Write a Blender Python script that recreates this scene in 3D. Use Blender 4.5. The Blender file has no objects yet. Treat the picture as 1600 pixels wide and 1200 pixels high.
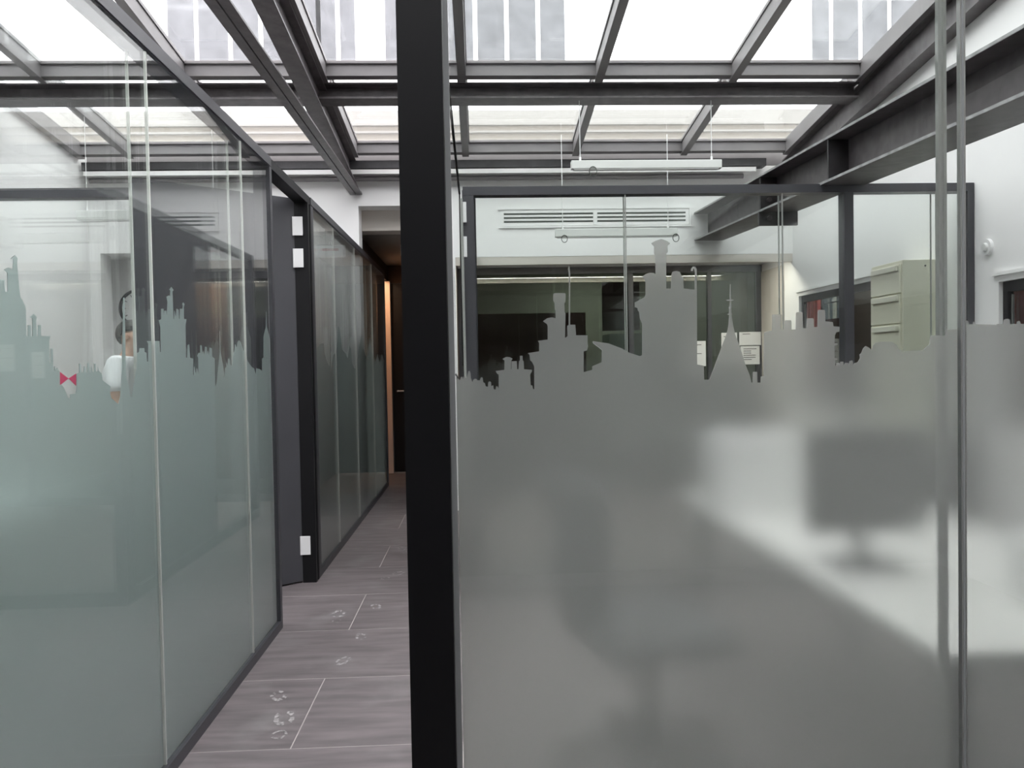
import bpy, bmesh, math, random
from mathutils import Vector, Matrix
random.seed(4)
C = bpy.context.scene.collection
S = bpy.context.scene
# ------------------------------------------------------------ camera
CAMP = Vector((0, 0, 1.36)); FPX = 1200.0
def cam_rot(yaw, pitch, roll):
    return (Matrix.Rotation(yaw, 3, 'Z') @ Matrix.Rotation(math.pi/2 + pitch, 3, 'X') @ Matrix.Rotation(roll, 3, 'Z'))
ROLL = math.radians(-1.03)
yaw, pitch = -0.04, -0.02
for _ in range(40):                      # the corridor's direction falls on (748,571)
    R = cam_rot(yaw, pitch, ROLL); d = R.transposed() @ Vector((0, 1, 0))
    u = 800 + FPX*d.x/(-d.z); v = 600 - FPX*d.y/(-d.z)
    yaw += (748-u)/FPX; pitch += (571-v)/FPX
R = cam_rot(yaw, pitch, ROLL)
cd = bpy.data.cameras.new('camera'); cam = bpy.data.objects.new('camera', cd); C.objects.link(cam)
cd.sensor_width = 36; cd.lens = 36*FPX/1600; cd.clip_start = 0.02; cd.clip_end = 200
M4 = R.to_4x4(); M4.translation = CAMP; cam.matrix_world = M4
S.camera = cam
def ray(u, v): return (R @ Vector(((u-800)/FPX, (600-v)/FPX, -1)))
def onY(u, v, Y): d = ray(u, v); return CAMP + d*(Y/d.y)
def onX(u, v, X): d = ray(u, v); return CAMP + d*(X/d.x)
# ------------------------------------------------------------ light and exposure
W = bpy.data.worlds.new('sky'); S.world = W; W.use_nodes = True
bg = W.node_tree.nodes['Background']; bg.inputs[0].default_value = (1.0, 0.985, 0.985, 1); bg.inputs[1].default_value = 2.7
S.view_settings.view_transform = 'Standard'; S.view_settings.look = 'None'
S.view_settings.gamma = 1; S.view_settings.use_curve_mapping = False
S.view_settings.exposure = 1.0
S.cycles.transparent_max_bounces = 40; S.cycles.max_bounces = 14; S.cycles.transmission_bounces = 10
S.cycles.diffuse_bounces = 5; S.cycles.glossy_bounces = 4; S.cycles.use_denoising = True
S.cycles.caustics_refractive = False; S.cycles.caustics_reflective = False
# ------------------------------------------------------------ materials
def base(name):
    m = bpy.data.materials.new(name); m.use_nodes = True
    return m, m.node_tree, m.node_tree.nodes['Principled BSDF']
def lin(c): return tuple(((x/255+0.055)/1.055)**2.4 if x > 10 else x/255/12.92 for x in c)
def mat(name, rgb, rough=0.5, metal=0.0, noise=0.0, scale=8, bump=0.0, spec=0.5):
    m, t, p = base(name)
    p.inputs['Roughness'].default_value = rough; p.inputs['Metallic'].default_value = metal
    p.inputs['Specular IOR Level'].default_value = spec
    tc = t.nodes.new('ShaderNodeTexCoord'); nz = t.nodes.new('ShaderNodeTexNoise')
    nz.inputs['Scale'].default_value = scale; nz.inputs['Detail'].default_value = 5
    t.links.new(tc.outputs['Object'], nz.inputs['Vector'])
    r = t.nodes.new('ShaderNodeValToRGB'); e = r.color_ramp.elements
    e[0].position = .3; e[1].position = .7
    e[0].color = tuple(c*(1-noise) for c in rgb)+(1,); e[1].color = tuple(min(1, c*(1+noise)) for c in rgb)+(1,)
    t.links.new(nz.outputs['Fac'], r.inputs['Fac']); t.links.new(r.outputs['Color'], p.inputs['Base Color'])
    if bump:
        b = t.nodes.new('ShaderNodeBump'); b.inputs['Strength'].default_value = bump; b.inputs['Distance'].default_value = .01
        t.links.new(nz.outputs['Fac'], b.inputs['Height']); t.links.new(b.outputs['Normal'], p.inputs['Normal'])
    return m
def glass_mat(name, tint, f0=0.04, rough=0.0, dirt=0.0, coat=1.0):
    # thin sheet: straight-through transmission plus a Schlick reflection (same from both faces)
    m = bpy.data.materials.new(name); m.use_nodes = True; t = m.node_tree; n = t.nodes; n.clear()
    out = n.new('ShaderNodeOutputMaterial'); mix = n.new('ShaderNodeMixShader')
    tr = n.new('ShaderNodeBsdfTransparent'); tr.inputs[0].default_value = (*tint, 1)
    gl = n.new('ShaderNodeBsdfGlossy'); gl.inputs['Roughness'].default_value = rough; gl.inputs['Color'].default_value = (1, 1, 1, 1)
    g = n.new('ShaderNodeNewGeometry'); dot = n.new('ShaderNodeVectorMath'); dot.operation = 'DOT_PRODUCT'
    t.links.new(g.outputs['Incoming'], dot.inputs[0]); t.links.new(g.outputs['Normal'], dot.inputs[1])
    ab = n.new('ShaderNodeMath'); ab.operation = 'ABSOLUTE'; t.links.new(dot.outputs['Value'], ab.inputs[0])
    om = n.new('ShaderNodeMath'); om.operation = 'SUBTRACT'; om.inputs[0].default_value = 1; t.links.new(ab.outputs[0], om.inputs[1])
    pw = n.new('ShaderNodeMath'); pw.operation = 'POWER'; pw.inputs[1].default_value = 5; t.links.new(om.outputs[0], pw.inputs[0])
    ma = n.new('ShaderNodeMath'); ma.operation = 'MULTIPLY_ADD'; ma.inputs[1].default_value = (1-f0)*coat; ma.inputs[2].default_value = f0*coat
    t.links.new(pw.outputs[0], ma.inputs[0]); t.links.new(ma.outputs[0], mix.inputs[0])
    last = tr
    if dirt:
        df = n.new('ShaderNodeBsdfTranslucent'); df.inputs[0].default_value = (.85, .85, .87, 1)
        m2 = n.new('ShaderNodeMixShader'); nz = n.new('ShaderNodeTexNoise'); nz.inputs['Scale'].default_value = 60
        nz.inputs['Detail'].default_value = 3; tc = n.new('ShaderNodeTexCoord'); t.links.new(tc.outputs['Object'], nz.inputs['Vector'])
        mm = n.new('ShaderNodeMath'); mm.operation = 'MULTIPLY'; mm.inputs[1].default_value = dirt; t.links.new(nz.outputs['Fac'], mm.inputs[0])
        t.links.new(mm.outputs[0], m2.inputs[0]); t.links.new(tr.outputs[0], m2.inputs[1]); t.links.new(df.outputs[0], m2.inputs[2]); last = m2
    t.links.new(last.outputs[0], mix.inputs[1]); t.links.new(gl.outputs[0], mix.inputs[2]); t.links.new(mix.outputs[0], out.inputs[0])
    return m
def film_mat(name, col, kd, kt, rough=0.42):
    # frosted film: scattering refraction + translucency + some diffuse reflection
    m = bpy.data.materials.new(name); m.use_nodes = True; t = m.node_tree; n = t.nodes; n.clear()
    out = n.new('ShaderNodeOutputMaterial')
    rf = n.new('ShaderNodeBsdfRefraction'); rf.inputs['Color'].default_value = (*col, 1); rf.inputs['Roughness'].default_value = rough; rf.inputs['IOR'].default_value = 1.3
    tl = n.new('ShaderNodeBsdfTranslucent'); tl.inputs[0].default_value = (*col, 1)
    df = n.new('ShaderNodeBsdfDiffuse'); df.inputs[0].default_value = (*col, 1)
    a = n.new('ShaderNodeMixShader'); a.inputs[0].default_value = kt; b = n.new('ShaderNodeMixShader'); b.inputs[0].default_value = kd
    t.links.new(rf.outputs[0], a.inputs[1]); t.links.new(tl.outputs[0], a.inputs[2])
    t.links.new(a.outputs[0], b.inputs[1]); t.links.new(df.outputs[0], b.inputs[2]); t.links.new(b.outputs[0], out.inputs[0])
    return m
K = {}
K['black'] = mat('black_powder_coat', (.006, .006, .007), .5, spec=.25)
K['anth'] = mat('anthracite_metal', (.045, .045, .052), .4, noise=.05)
K['leaf'] = mat('anthracite_door_leaf', (.06, .060, .068), .45, noise=.05, scale=3)
K['frame'] = mat('grey_skylight_aluminium', (.20, .188, .192), .38, noise=.08, scale=5)
K['steel'] = mat('painted_steel', (.095, .085, .088), .42, noise=.25, scale=14, bump=.25)
K['worn'] = mat('worn_lit_edge', (.28, .28, .28), .45, noise=.3, scale=20)
K['dsteel'] = mat('dark_painted_steel', (.035, .033, .036), .45, noise=.3, scale=9, bump=.2)
K['edge'] = mat('pale_gutter', (.7, .69, .68), .4, noise=.02)
K['white'] = mat('white_plaster', (.87, .865, .86), .8, noise=.015, scale=2)
K['whitewarm'] = mat('warm_white_paint', (.62, .58, .53), .8, noise=.02, scale=2)
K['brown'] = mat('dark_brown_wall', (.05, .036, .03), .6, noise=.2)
K['ceil'] = mat('grey_ceiling', (.30, .29, .27), .8, noise=.03)
K['grout'] = mat('pale_grout', (.42, .38, .37), .9, noise=.1)
K['plast'] = mat('white_plastic', (.8, .8, .8), .35)
K['lamp'] = mat('white_lamp_housing', (.68, .69, .67), .4)
K['slot'] = mat('dark_slot', (.08, .09, .08), .8)
K['cream'] = mat('cream_enamel', (.74, .72, .60), .4, noise=.02, scale=3)
K['creamd'] = mat('cream_enamel_handle', (.78, .76, .66), .3)
K['joint'] = mat('clear_silicone_joint', (.62, .63, .60), .3)
def joint_mat(c=.5):
    m, t, p = base('milky_silicone'); o = [n for n in t.nodes if n.type == 'OUTPUT_MATERIAL'][0]
    p.inputs['Base Color'].default_value = (c, c*1.01, c*.98, 1); p.inputs['Roughness'].default_value = .3
    tl = t.nodes.new('ShaderNodeBsdfTranslucent'); tl.inputs[0].default_value = (c*1.15, c*1.17, c*1.13, 1); mx = t.nodes.new('ShaderNodeMixShader')
    mx.inputs[0].default_value = .6; t.links.new(p.outputs[0], mx.inputs[1]); t.links.new(tl.outputs[0], mx.inputs[2]); t.links.new(mx.outputs[0], o.inputs[0]); return m
K['joint'] = joint_mat(); K['jointl'] = joint_mat(.78)
K['jointd'] = mat('grey_silicone_joint', (.30, .31, .31), .3)
K['desk'] = mat('white_desk_laminate', (.8, .8, .78), .35)
K['deskg'] = mat('green_grey_panel', (.16, .20, .17), .6, noise=.05)
K['screen'] = mat('black_screen', (.012, .012, .014), .25)
K['dark'] = mat('dark_grey_fabric', (.06, .06, .065), .8, noise=.2, scale=30)
K['red'] = mat('red_panel', (.42, .04, .035), .6, noise=.1)
K['redbr'] = mat('red_brown_screen', (.10, .035, .03), .7, noise=.3, scale=3)
K['skin'] = mat('skin', (.50, .31, .22), .55, noise=.05)
K['shirt'] = mat('white_tshirt_cotton', (.80, .82, .83), .85, noise=.03, bump=.1)
K['trous'] = mat('dark_trousers', (.03, .035, .05), .85)
K['hair'] = mat('dark_hair', (.02, .015, .012), .7, noise=.4, scale=60, bump=.5)
K['paper'] = mat('white_paper', (.8, .8, .8), .7)
K['ink'] = mat('grey_print', (.15, .15, .15), .7)
K['pink'] = mat('pink_vinyl', (.85, .10, .22), .5)
K['facade'] = mat('white_render_facade', (.92, .92, .92), .9, noise=.01)
K['fwin'] = mat('facade_glazing', (.13, .13, .14), .8, noise=.2, scale=3, spec=.1)
K['par'] = mat('cream_parapet', (.24, .215, .185), .9, noise=.04, scale=2)
K['par2'] = mat('grey_parapet_band', (.26, .245, .23), .9, noise=.04, scale=2)
K['flat'] = mat('pale_roofing', (.6, .6, .58), .9, noise=.1)
K['warm'] = mat('warm_painted_wall', (.75, .60, .50), .7)
K['dust'] = mat('pale_dust_print', (.30, .28, .28), .9, noise=.5, scale=60)
K['brass'] = mat('satin_steel_handle', (.5, .5, .5), .3, metal=1)
G_IN = glass_mat('clear_partition_glass', (.978, .988, .982), coat=.5)
G_L = glass_mat('side_partition_glass', (.975, .988, .982), coat=.85)
G_ROOF = glass_mat('wet_roof_glass', (.95, .96, .97), dirt=.05)
G_GRN = glass_mat('green_tinted_glass', (.44, .49, .455), f0=.05)
G_WIN = glass_mat('grey_window_glass', (.74, .78, .78), f0=.05)
FILM_L = film_mat('frosted_film_left', (.78, .85, .84), .17, .28, .28)
FILM = film_mat('frosted_film', (.90, .895, .885), .12, .21, .25)
PINKF = film_mat('pink_film', (.85, .18, .32), .5, .6)
def tile_material():
    m, t, p = base('mauve_grey_stone_tile'); p.inputs['Roughness'].default_value = .42
    tc = t.nodes.new('ShaderNodeTexCoord'); mp = t.nodes.new('ShaderNodeMapping'); mp.inputs['Scale'].default_value = (2.2, 14, 1)
    t.links.new(tc.outputs['Object'], mp.inputs[0])
    oi = t.nodes.new('ShaderNodeObjectInfo')
    ad = t.nodes.new('ShaderNodeVectorMath'); ad.operation = 'ADD'
    sc = t.nodes.new('ShaderNodeMath'); sc.operation = 'MULTIPLY'; sc.inputs[1].default_value = 40; t.links.new(oi.outputs['Random'], sc.inputs[0])
    t.links.new(mp.outputs[0], ad.inputs[0]); t.links.new(sc.outputs[0], ad.inputs[1])
    a = t.nodes.new('ShaderNodeTexNoise'); a.inputs['Scale'].default_value = 1.6; a.inputs['Detail'].default_value = 6; t.links.new(ad.outputs[0], a.inputs['Vector'])
    r = t.nodes.new('ShaderNodeValToRGB'); e = r.color_ramp.elements
    e[0].position = .3; e[0].color = (.118, .102, .105, 1); e[1].position = .72; e[1].color = (.200, .172, .177, 1)
    t.links.new(a.outputs['Fac'], r.inputs[0])
    b = t.nodes.new('ShaderNodeTexNoise'); b.inputs['Scale'].default_value = 3; b.inputs['Detail'].default_value = 8; t.links.new(tc.outputs['Object'], b.inputs['Vector'])
    r2 = t.nodes.new('ShaderNodeValToRGB'); r2.color_ramp.elements[0].position = .55; r2.color_ramp.elements[1].position = .85
    t.links.new(b.outputs['Fac'], r2.inputs[0])
    mx = t.nodes.new('ShaderNodeMix'); mx.data_type = 'RGBA'; mx.inputs[7].default_value = (.30, .29, .29, 1)
    ms = t.nodes.new('ShaderNodeMath'); ms.operation = 'MULTIPLY'; ms.inputs[1].default_value = .5; t.links.new(r2.outputs[0], ms.inputs[0])
    t.links.new(ms.outputs[0], mx.inputs[0]); t.links.new(r.outputs[0], mx.inputs[6]); t.links.new(mx.outputs[2], p.inputs['Base Color'])
    return m
K['tile'] = tile_material()
# ------------------------------------------------------------ helpers
ORG = {}
def bx(bm, x0, x1, y0, y1, z0, z1, bev=0):
    vs = [bm.verts.new(c) for c in ((x0,y0,z0),(x1,y0,z0),(x1,y1,z0),(x0,y1,z0),(x0,y0,z1),(x1,y0,z1),(x1,y1,z1),(x0,y1,z1))]
    fs = [bm.faces.new([vs[i] for i in f]) for f in ((3,2,1,0),(4,5,6,7),(0,1,5,4),(1,2,6,5),(2,3,7,6),(3,0,4,7))]
    if bev:
        es = list({e for f in fs for e in f.edges})
        bmesh.ops.bevel(bm, geom=es, offset=bev, segments=2, affect='EDGES', profile=.5)
def box(*a, bev=0):
    bm = bmesh.new(); bx(bm, *a, bev=bev); return bm
def boxes(*l, bev=0):
    bm = bmesh.new()
    for a in l: bx(bm, *a, bev=bev)
    return bm
def prism(bm, a, b):                        # two matching rings of points
    va = [bm.verts.new(p) for p in a]; vb = [bm.verts.new(p) for p in b]; n = len(a)
    bm.faces.new(va[::-1]); bm.faces.new(vb)
    for i in range(n): bm.faces.new((va[i], va[(i+1) % n], vb[(i+1) % n], vb[i]))
def tube(bm, p, q, r, n=10, r2=None):
    p = Vector(p); q = Vector(q); d = (q-p).normalized()
    a = d.orthogonal().normalized(); b = d.cross(a)
    r2 = r if r2 is None else r2
    ring = lambda c, rr: [c + (a*math.cos(2*math.pi*i/n) + b*math.sin(2*math.pi*i/n))*rr for i in range(n)]
    prism(bm, ring(p, r), ring(q, r2))
def polytube(bm, pts, r, n=6):
    for i in range(len(pts)-1): tube(bm, pts[i], pts[i+1], r, n)
def ibeam(bm, p, q, w, h, tf=.012, tw=.009):
    # p,q = centre of the underside; height straight up
    p = Vector(p); q = Vector(q); d = q-p; s = Vector((d.y, -d.x, 0)).normalized(); z = Vector((0,0,1))
    prof = [(-w/2,0),(w/2,0),(w/2,tf),(tw/2,tf),(tw/2,h-tf),(w/2,h-tf),(w/2,h),(-w/2,h),(-w/2,h-tf),(-tw/2,h-tf),(-tw/2,tf),(-w/2,tf)]
    prism(bm, [p+s*a+z*b for a, b in prof], [q+s*a+z*b for a, b in prof])
def put(name, bm, m, parent=None, label=None, smooth=False):
    bmesh.ops.recalc_face_normals(bm, faces=bm.faces)
    me = bpy.data.meshes.new(name)
    if parent is None:
        xs = [v.co for v in bm.verts]
        o_ = Vector(((min(v.x for v in xs)+max(v.x for v in xs))/2, (min(v.y for v in xs)+max(v.y for v in xs))/2, min(v.z for v in xs)))
    else: o_ = ORG[parent]
    bm.transform(Matrix.Translation(-o_)); bm.to_mesh(me); bm.free()
    me.materials.append(m)
    if smooth:
        for p in me.polygons: p.use_smooth = True
    o = bpy.data.objects.new(name, me); C.objects.link(o)
    if parent is None: o.location = o_
    else: o.parent = parent
    ORG[o] = o_
    if label: o['label'] = label
    return o
def thing(name, label, cat, loc=(0,0,0), group=None):
    o = bpy.data.objects.new(name, None); C.objects.link(o); o.location = loc; o.empty_display_size = .1
    ORG[o] = Vector(loc); o['label'] = label; o['category'] = cat
    if group: o['group'] = group
    return o
def tag(o, label, cat, group=None):
    o['label'] = label; o['category'] = cat
    if group: o['group'] = group
    return o
def struct(name, bm=None, m=None, loc=(0,0,0)):
    if bm is None:
        o = bpy.data.objects.new(name, None); C.objects.link(o); o.location = loc; ORG[o] = Vector(loc)
    else: o = put(name, bm, m)
    o['kind'] = 'structure'; return o
XL, XR, YB = -3.53, 3.0, 7.2
ZH0, ZH1 = 2.355, 2.405
ZL0, ZL1 = 2.405, 2.455
def rb(y): return 3.43 + .122*(5.65-y)      # underside of the rafters
# ------------------------------------------------------------ floor: grout bed and stone tiles
fl = struct('floor', box(-4.4, 4.4, -2.6, 11.2, -.08, -.0008), K['grout'])
W_, D_ = 1.24, .62
tb = bmesh.new(); bx(tb, -W_/2+.0022, W_/2-.0022, -D_/2+.0022, D_/2-.0022, -.014, 0, bev=.0006)
tme = bpy.data.meshes.new('tile'); bmesh.ops.recalc_face_normals(tb, faces=tb.faces); tb.to_mesh(tme); tb.free(); tme.materials.append(K['tile'])
y0 = 2.75 - D_*8; r = 0
while y0 + D_*r < 9.8:
    yy = y0 + D_*r; off = -.70 if r % 2 == 0 else -.08
    for k in range(-3, 4):
        xc = off + W_/2 + k*W_
        if xc-W_/2 < XL-.7 or xc+W_/2 > XR+.7: continue
        o = bpy.data.objects.new('tile', tme); C.objects.link(o); o.parent = fl
        o.location = Vector((xc, yy+D_/2, 0)) - ORG[fl]
    r += 1
# dusty shoe prints on the tiles
def footprint(u, v, ang, s=1, heel=True):
    d = ray(u, v); p = CAMP + d*(-CAMP.z/d.z)
    bm = bmesh.new()
    def blob(cx, cy, rx, ry, n=18, ring=.55):
        o_, i_ = [], []
        for k in range(n):
            a = 2*math.pi*k/n; j = 1+.12*random.uniform(-1, 1)
            for lst, q in ((o_, j), (i_, ring*j)):
                x = cx+rx*q*math.cos(a); y = cy+ry*q*math.sin(a)
                lst.append(bm.verts.new((p.x+s*(x*math.cos(ang)-y*math.sin(ang)), p.y+s*(x*math.sin(ang)+y*math.cos(ang)), .0012)))
        for k in range(n):
            if random.random() < .72: bm.faces.new((o_[k], o_[(k+1) % n], i_[(k+1) % n], i_[k]))
    blob(0, .07, .04, .07)
    if heel: blob(0, -.07, .03, .035, 12, .7)
    put('dust_mark', bm, K['dust'], fl, 'pale dusty shoe print')
for a in ((440,1135,.1,1,1),(436,1096,.3,.8,0),(525,1040,-.4,.8,0),(528,965,.1,.9,1),(565,1000,.2,.7,0),(612,900,-.6,.9,1),(590,952,.3,.7,0),(630,860,.2,.8,1)):
    footprint(*a)
# ------------------------------------------------------------ walls
def yz_prism(x0, x1, pts):
    bm = bmesh.new(); prism(bm, [(x0, a, b) for a, b in pts], [(x1, a, b) for a, b in pts]); return bm
struct('wall_left', yz_prism(XL-.2, XL, [(-2.5, 0), (8.45, 0), (8.45, rb(8.45)+.12), (-2.5, rb(-2.5)+.12)]), K['white'])
# right wall with two window openings
w1 = (2.7, 4.31, .95, 1.787); w2 = (5.27, 7.07, .95, 1.952)
bm = bmesh.new()
X0, X1 = XR, XR+.07
def seg(ya, yb, za, zb):
    zt = lambda y, z: z if z is not None else rb(y)+.12
    prism(bm, [(X0, ya, za), (X0, yb, za), (X0, yb, zt(yb, zb)), (X0, ya, zt(ya, zb))], [(X1, ya, za), (X1, yb, za), (X1, yb, zt(yb, zb)), (X1, ya, zt(ya, zb))])
seg(-2.5, w1[0], 0, None); seg(w1[0], w1[1], 0, w1[2]); seg(w1[0], w1[1], w1[3], None); seg(w1[1], w2[0], 0, None)
seg(w2[0], w2[1], 0, w2[2]); seg(w2[0], w2[1], w2[3], None); seg(w2[1], 8.45, 0, None)
struct('wall_right', bm, K['white'])
for i, w in enumerate((w1, w2)):
    wn = struct('window_%d' % (i+1), loc=(XR+.16, (w[0]+w[1])/2, w[2]))
    a, b, c, d = w; x0, x1 = XR+.025, XR+.06
    put('window_frame', boxes((x0,x1,a,b,c,c+.06), (x0,x1,a,b,d-.06,d), (x0,x1,a,a+.06,c+.06,d-.06), (x0,x1,b-.04,b,c+.06,d-.06), (x0,x1,(a+b)/2-.02,(a+b)/2+.02,c+.06,d-.06)), K['black'], wn)
    for q in ((a+.06, (a+b)/2-.02), ((a+b)/2+.02, b-.04)):
        put('pane', box(XR+.040, XR+.044, q[0], q[1], c+.06, d-.06), G_WIN, wn)
    put('window_bar', box(XR+.012, XR+.022, b-.10, b-.09, c+.04, d-.08), K['brass'], wn, 'slim pale metal bar beside the frame')
    struct('trim_%d' % (i+1), box(XR-.018, XR-.001, a-.25, b+.04, d+.035, d+.055), K['white'])
# adjoining room beyond the right-hand windows
struct('wall_adjoining', boxes((4.3, 4.4, 2, 8.9, 0, 3), (4.3, 4.4, 9.49, 11.2, 0, 3), (4.3, 4.4, 8.9, 9.49, 0, 1.83), (4.3, 4.4, 8.9, 9.49, 2.2, 3),
       (X1, 4.4, 11.2, 11.3, 0, 3), (X1, 4.4, 1.9, 2, 0, 3)), K['brown'])
al = thing('added_panel_lamp', 'added flat lamp that brightens the side room behind the right-hand windows', 'lamp', (3.8, 7.6, 2.94))
put('diffuser', box(3.6, 4.0, 6.9, 8.3, 2.955, 2.995), K['lamp'], al)
ad_ = bpy.data.lights.new('side_room_fill', 'AREA'); ad_.energy = 32; ad_.size = .5  # added light, only to lift the dim side room behind the windows
ao = bpy.data.objects.new('side_room_fill', ad_); C.objects.link(ao); ao.location = (0, 0, .005); ao.parent = al
struct('ceiling_adjoining', box(X1, 4.4, 1.9, 11.3, 3.0, 3.1), K['ceil'])
wn = struct('window_4', loc=(4.35, 9.2, 1.83))
put('window_frame', boxes((4.31,4.39,8.9,8.93,1.83,2.2), (4.31,4.39,9.46,9.49,1.83,2.2), (4.31,4.39,8.93,9.46,1.83,1.85), (4.31,4.39,8.93,9.46,2.18,2.2), (4.33,4.37,9.1,9.11,1.85,2.18), (4.33,4.37,9.3,9.31,1.85,2.18), (4.33,4.37,8.93,9.46,2.05,2.06)), K['anth'], wn)
put('pane', box(4.345, 4.35, 8.93, 9.46, 1.85, 2.18), G_WIN, wn)
tag(put('red_curtain', boxes(*[(4.16+.02*(k % 2), 4.2+.02*(k % 2), 9.26+.05*k, 9.315+.05*k, .3, 2.35) for k in range(9)]), K['red']), 'red curtain seen dimly through the window behind the cream cabinet', 'curtain')
tag(put('red_curtain', boxes(*[(3.5+.02*(k % 2), 3.54+.02*(k % 2), 4.5+.06*k, 4.566+.06*k, .3, 1.9) for k in range(7)]), K['red']), 'red curtain behind the black-framed window at the right edge of the photo', 'curtain')
# back wall, its openings and soffits
bm = bmesh.new(); YW = YB+.2
zt = rb(YB)-.16
for x0, x1, z0 in ((XL, -3.435, 0), (-3.435, -1.95, 2.445), (-1.95, -1.085, 0), (-1.085, -.3, 2.854), (-.3, -.2, 0), (-.2, XR, 2.37)):
    bx(bm, x0, x1, YB, YW, z0, 3.20)
struct('wall_back', bm, K['white'])
struct('trim_3', box(-1.085, -.3, YW+.001, YW+.22, 2.66, 3.2), K['whitewarm'])              # lintel over the corridor
struct('wall_recess', boxes((XL, -1.95, 7.62, 7.7, 0, 2.9)), K['white'])
struct('ceiling_recess', boxes((XL, -1.95, YW, 7.7, 2.445, 2.6), (-.2, XR, YW, 8.45, 2.37, 2.6)), K['white'])
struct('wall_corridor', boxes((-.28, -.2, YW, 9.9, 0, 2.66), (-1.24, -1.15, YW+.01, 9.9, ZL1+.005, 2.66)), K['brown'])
struct('ceiling_corridor', box(-2.2, -.2, YW+.23, 10.1, 2.66, 2.74), K['ceil'])
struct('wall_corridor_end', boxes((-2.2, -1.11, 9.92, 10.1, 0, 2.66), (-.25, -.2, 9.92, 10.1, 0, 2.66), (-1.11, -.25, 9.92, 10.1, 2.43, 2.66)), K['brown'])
d2 = struct('door_2', loc=(-.65, 9.97, 0))
put('door_leaf', box(-1.105, -.255, 9.90, 9.94, .01, 2.425), K['black'], d2)
bm = bmesh.new(); tube(bm, (-1.04, 9.85, 1.05), (-1.04, 9.9, 1.05), .012); tube(bm, (-1.04, 9.85, 1.05), (-.92, 9.85, 1.05), .01)
put('door_handle', bm, K['brass'], d2)
# warm lit room glimpsed at the corridor's far left
struct('wall_warm_room', boxes((-1.75, -1.7, 8.86, 9.92, 0, 2.66), (-1.7, -1.112, 9.85, 9.9, 0, 2.45), (-1.7, -1.16, 8.86, 8.9, 0, 2.66)), K['warm'])
wl = thing('added_warm_lamp', 'added small warm lamp, itself unseen, in the side room off the corridor end', 'lamp', (-1.45, 9.4, 2.6))
bm = bmesh.new(); tube(bm, (-1.45, 9.4, 2.60), (-1.45, 9.4, 2.655), .06, 20); put('lamp_body', bm, K['plast'], wl)
ld = bpy.data.lights.new('warm_lamp', 'POINT'); ld.energy = 9; ld.color = (1, .66, .42); ld.shadow_soft_size = .05  # unseen source, added to give the slit its warm light
lo = bpy.data.objects.new('warm_lamp', ld); C.objects.link(lo); lo.location = (0, 0, -.08); lo.parent = wl
struct('wall_added_dark', box(-1.66, -1.6, 5.15, 7.15, 0, 2.36), K['brown'])  # added dark wall, stands in for the unlit room behind the glazing
# behind the camera, unseen: ceiling added and both kept dark against glare in the glass
struct('wall_front', box(XL, XR, -2.7, -2.5, 0, rb(-2.5)+.12), K['brown'])
struct('ceiling_front', box(XL, XR, -2.5, -.45, 2.95, 3.0), K['brown'])
# ------------------------------------------------------------ skylight
ce = struct('ceiling', loc=(0, 4, 3.6))
RX = [-3.07, -2.075, -1.08, -.083, .921, 1.92]; HW = .03
def slab(bm, x0, x1, ya, yb, lo, hi):       # follows the slope of the roof
    prism(bm, [(x0,ya,rb(ya)+lo),(x1,ya,rb(ya)+lo),(x1,ya,rb(ya)+hi),(x0,ya,rb(ya)+hi)], [(x0,yb,rb(yb)+lo),(x1,yb,rb(yb)+lo),(x1,yb,rb(yb)+hi),(x0,yb,rb(yb)+hi)])
rows = [(1.0, 2.65), (2.65, 4.15), (4.15, 5.65), (5.78, 7.02)]
XE = 2.85
for x in RX:
    for ya, yb in ((-2.5, 1.0), (1.0, 5.72), (5.80, 7.05)):
        bm = bmesh.new(); slab(bm, x-HW, x+HW, ya, yb, 0, .10); slab(bm, x-HW-.008, x+HW+.008, ya, yb, .10, .125)
        put('rafter', bm, K['frame'], ce)
for ya, yb in ((-2.5, 1.0), (1.0, 5.72), (5.80, 7.05)):
    for x0, x1 in ((XL, XL+.06), (XE, XE+.08)):
        bm = bmesh.new(); slab(bm, x0, x1, ya, yb, 0, .125); put('side_rail', bm, K['frame'], ce)
xs = [XL+.06] + [q for x in RX for q in (x-HW, x+HW)] + [XE]
for i in range(0, len(xs), 2):
    a, b = xs[i], xs[i+1]
    for y_, nm in ((5.60, 'cross_rail'), (6.98, 'cross_rail'), (2.62, 'cross_rail'), (-.4, 'cross_rail')):
        bm = bmesh.new(); slab(bm, a, b, y_, y_+.06, .015, .125); slab(bm, a, b, y_-.02, y_, .095, .11)
        put(nm, bm, K['frame'], ce)
    for ya, yb in ((-2.45, -.42), (-.34, 2.6), (2.68, 5.57), (5.80, 6.95)):
        bm = bmesh.new(); slab(bm, a, b, ya, yb, .112, .120); put('glass_pane', bm, G_ROOF, ce)
# gutter group under the lower edge of the skylight
struct('trim_4', box(XL+.02, 2.7, 7.06, 7.18, 3.165, 3.235), K['dsteel'])
struct('trim_5', box(XL+.04, 2.6, 7.05, 7.19, 3.112, 3.152), K['edge'])
bm = bmesh.new(); tube(bm, (XL+.06, 7.12, 3.084), (2.5, 7.12, 3.084), .022, 16)
tag(put('gutter_pipe', bm, K['frame']), 'long grey pipe under the white gutter at the foot of the skylight', 'pipe')
struct('trim_6', box(XL, XR, 7.2, 7.4, 3.205, 3.36), K['frame'])
struct('ceiling_roof_behind', box(XL-.2, XR+.2, YW+.03, 11, 3.4, 3.5), K['flat'])
struct('wall_gable_left', yz_prism(XL-.2, XL-.02, [(1, rb(1)+.12), (7.2, rb(7.2)+.12), (7.2, rb(7.2)+.16), (1, rb(1)+.16)]), K['frame'])
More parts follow.
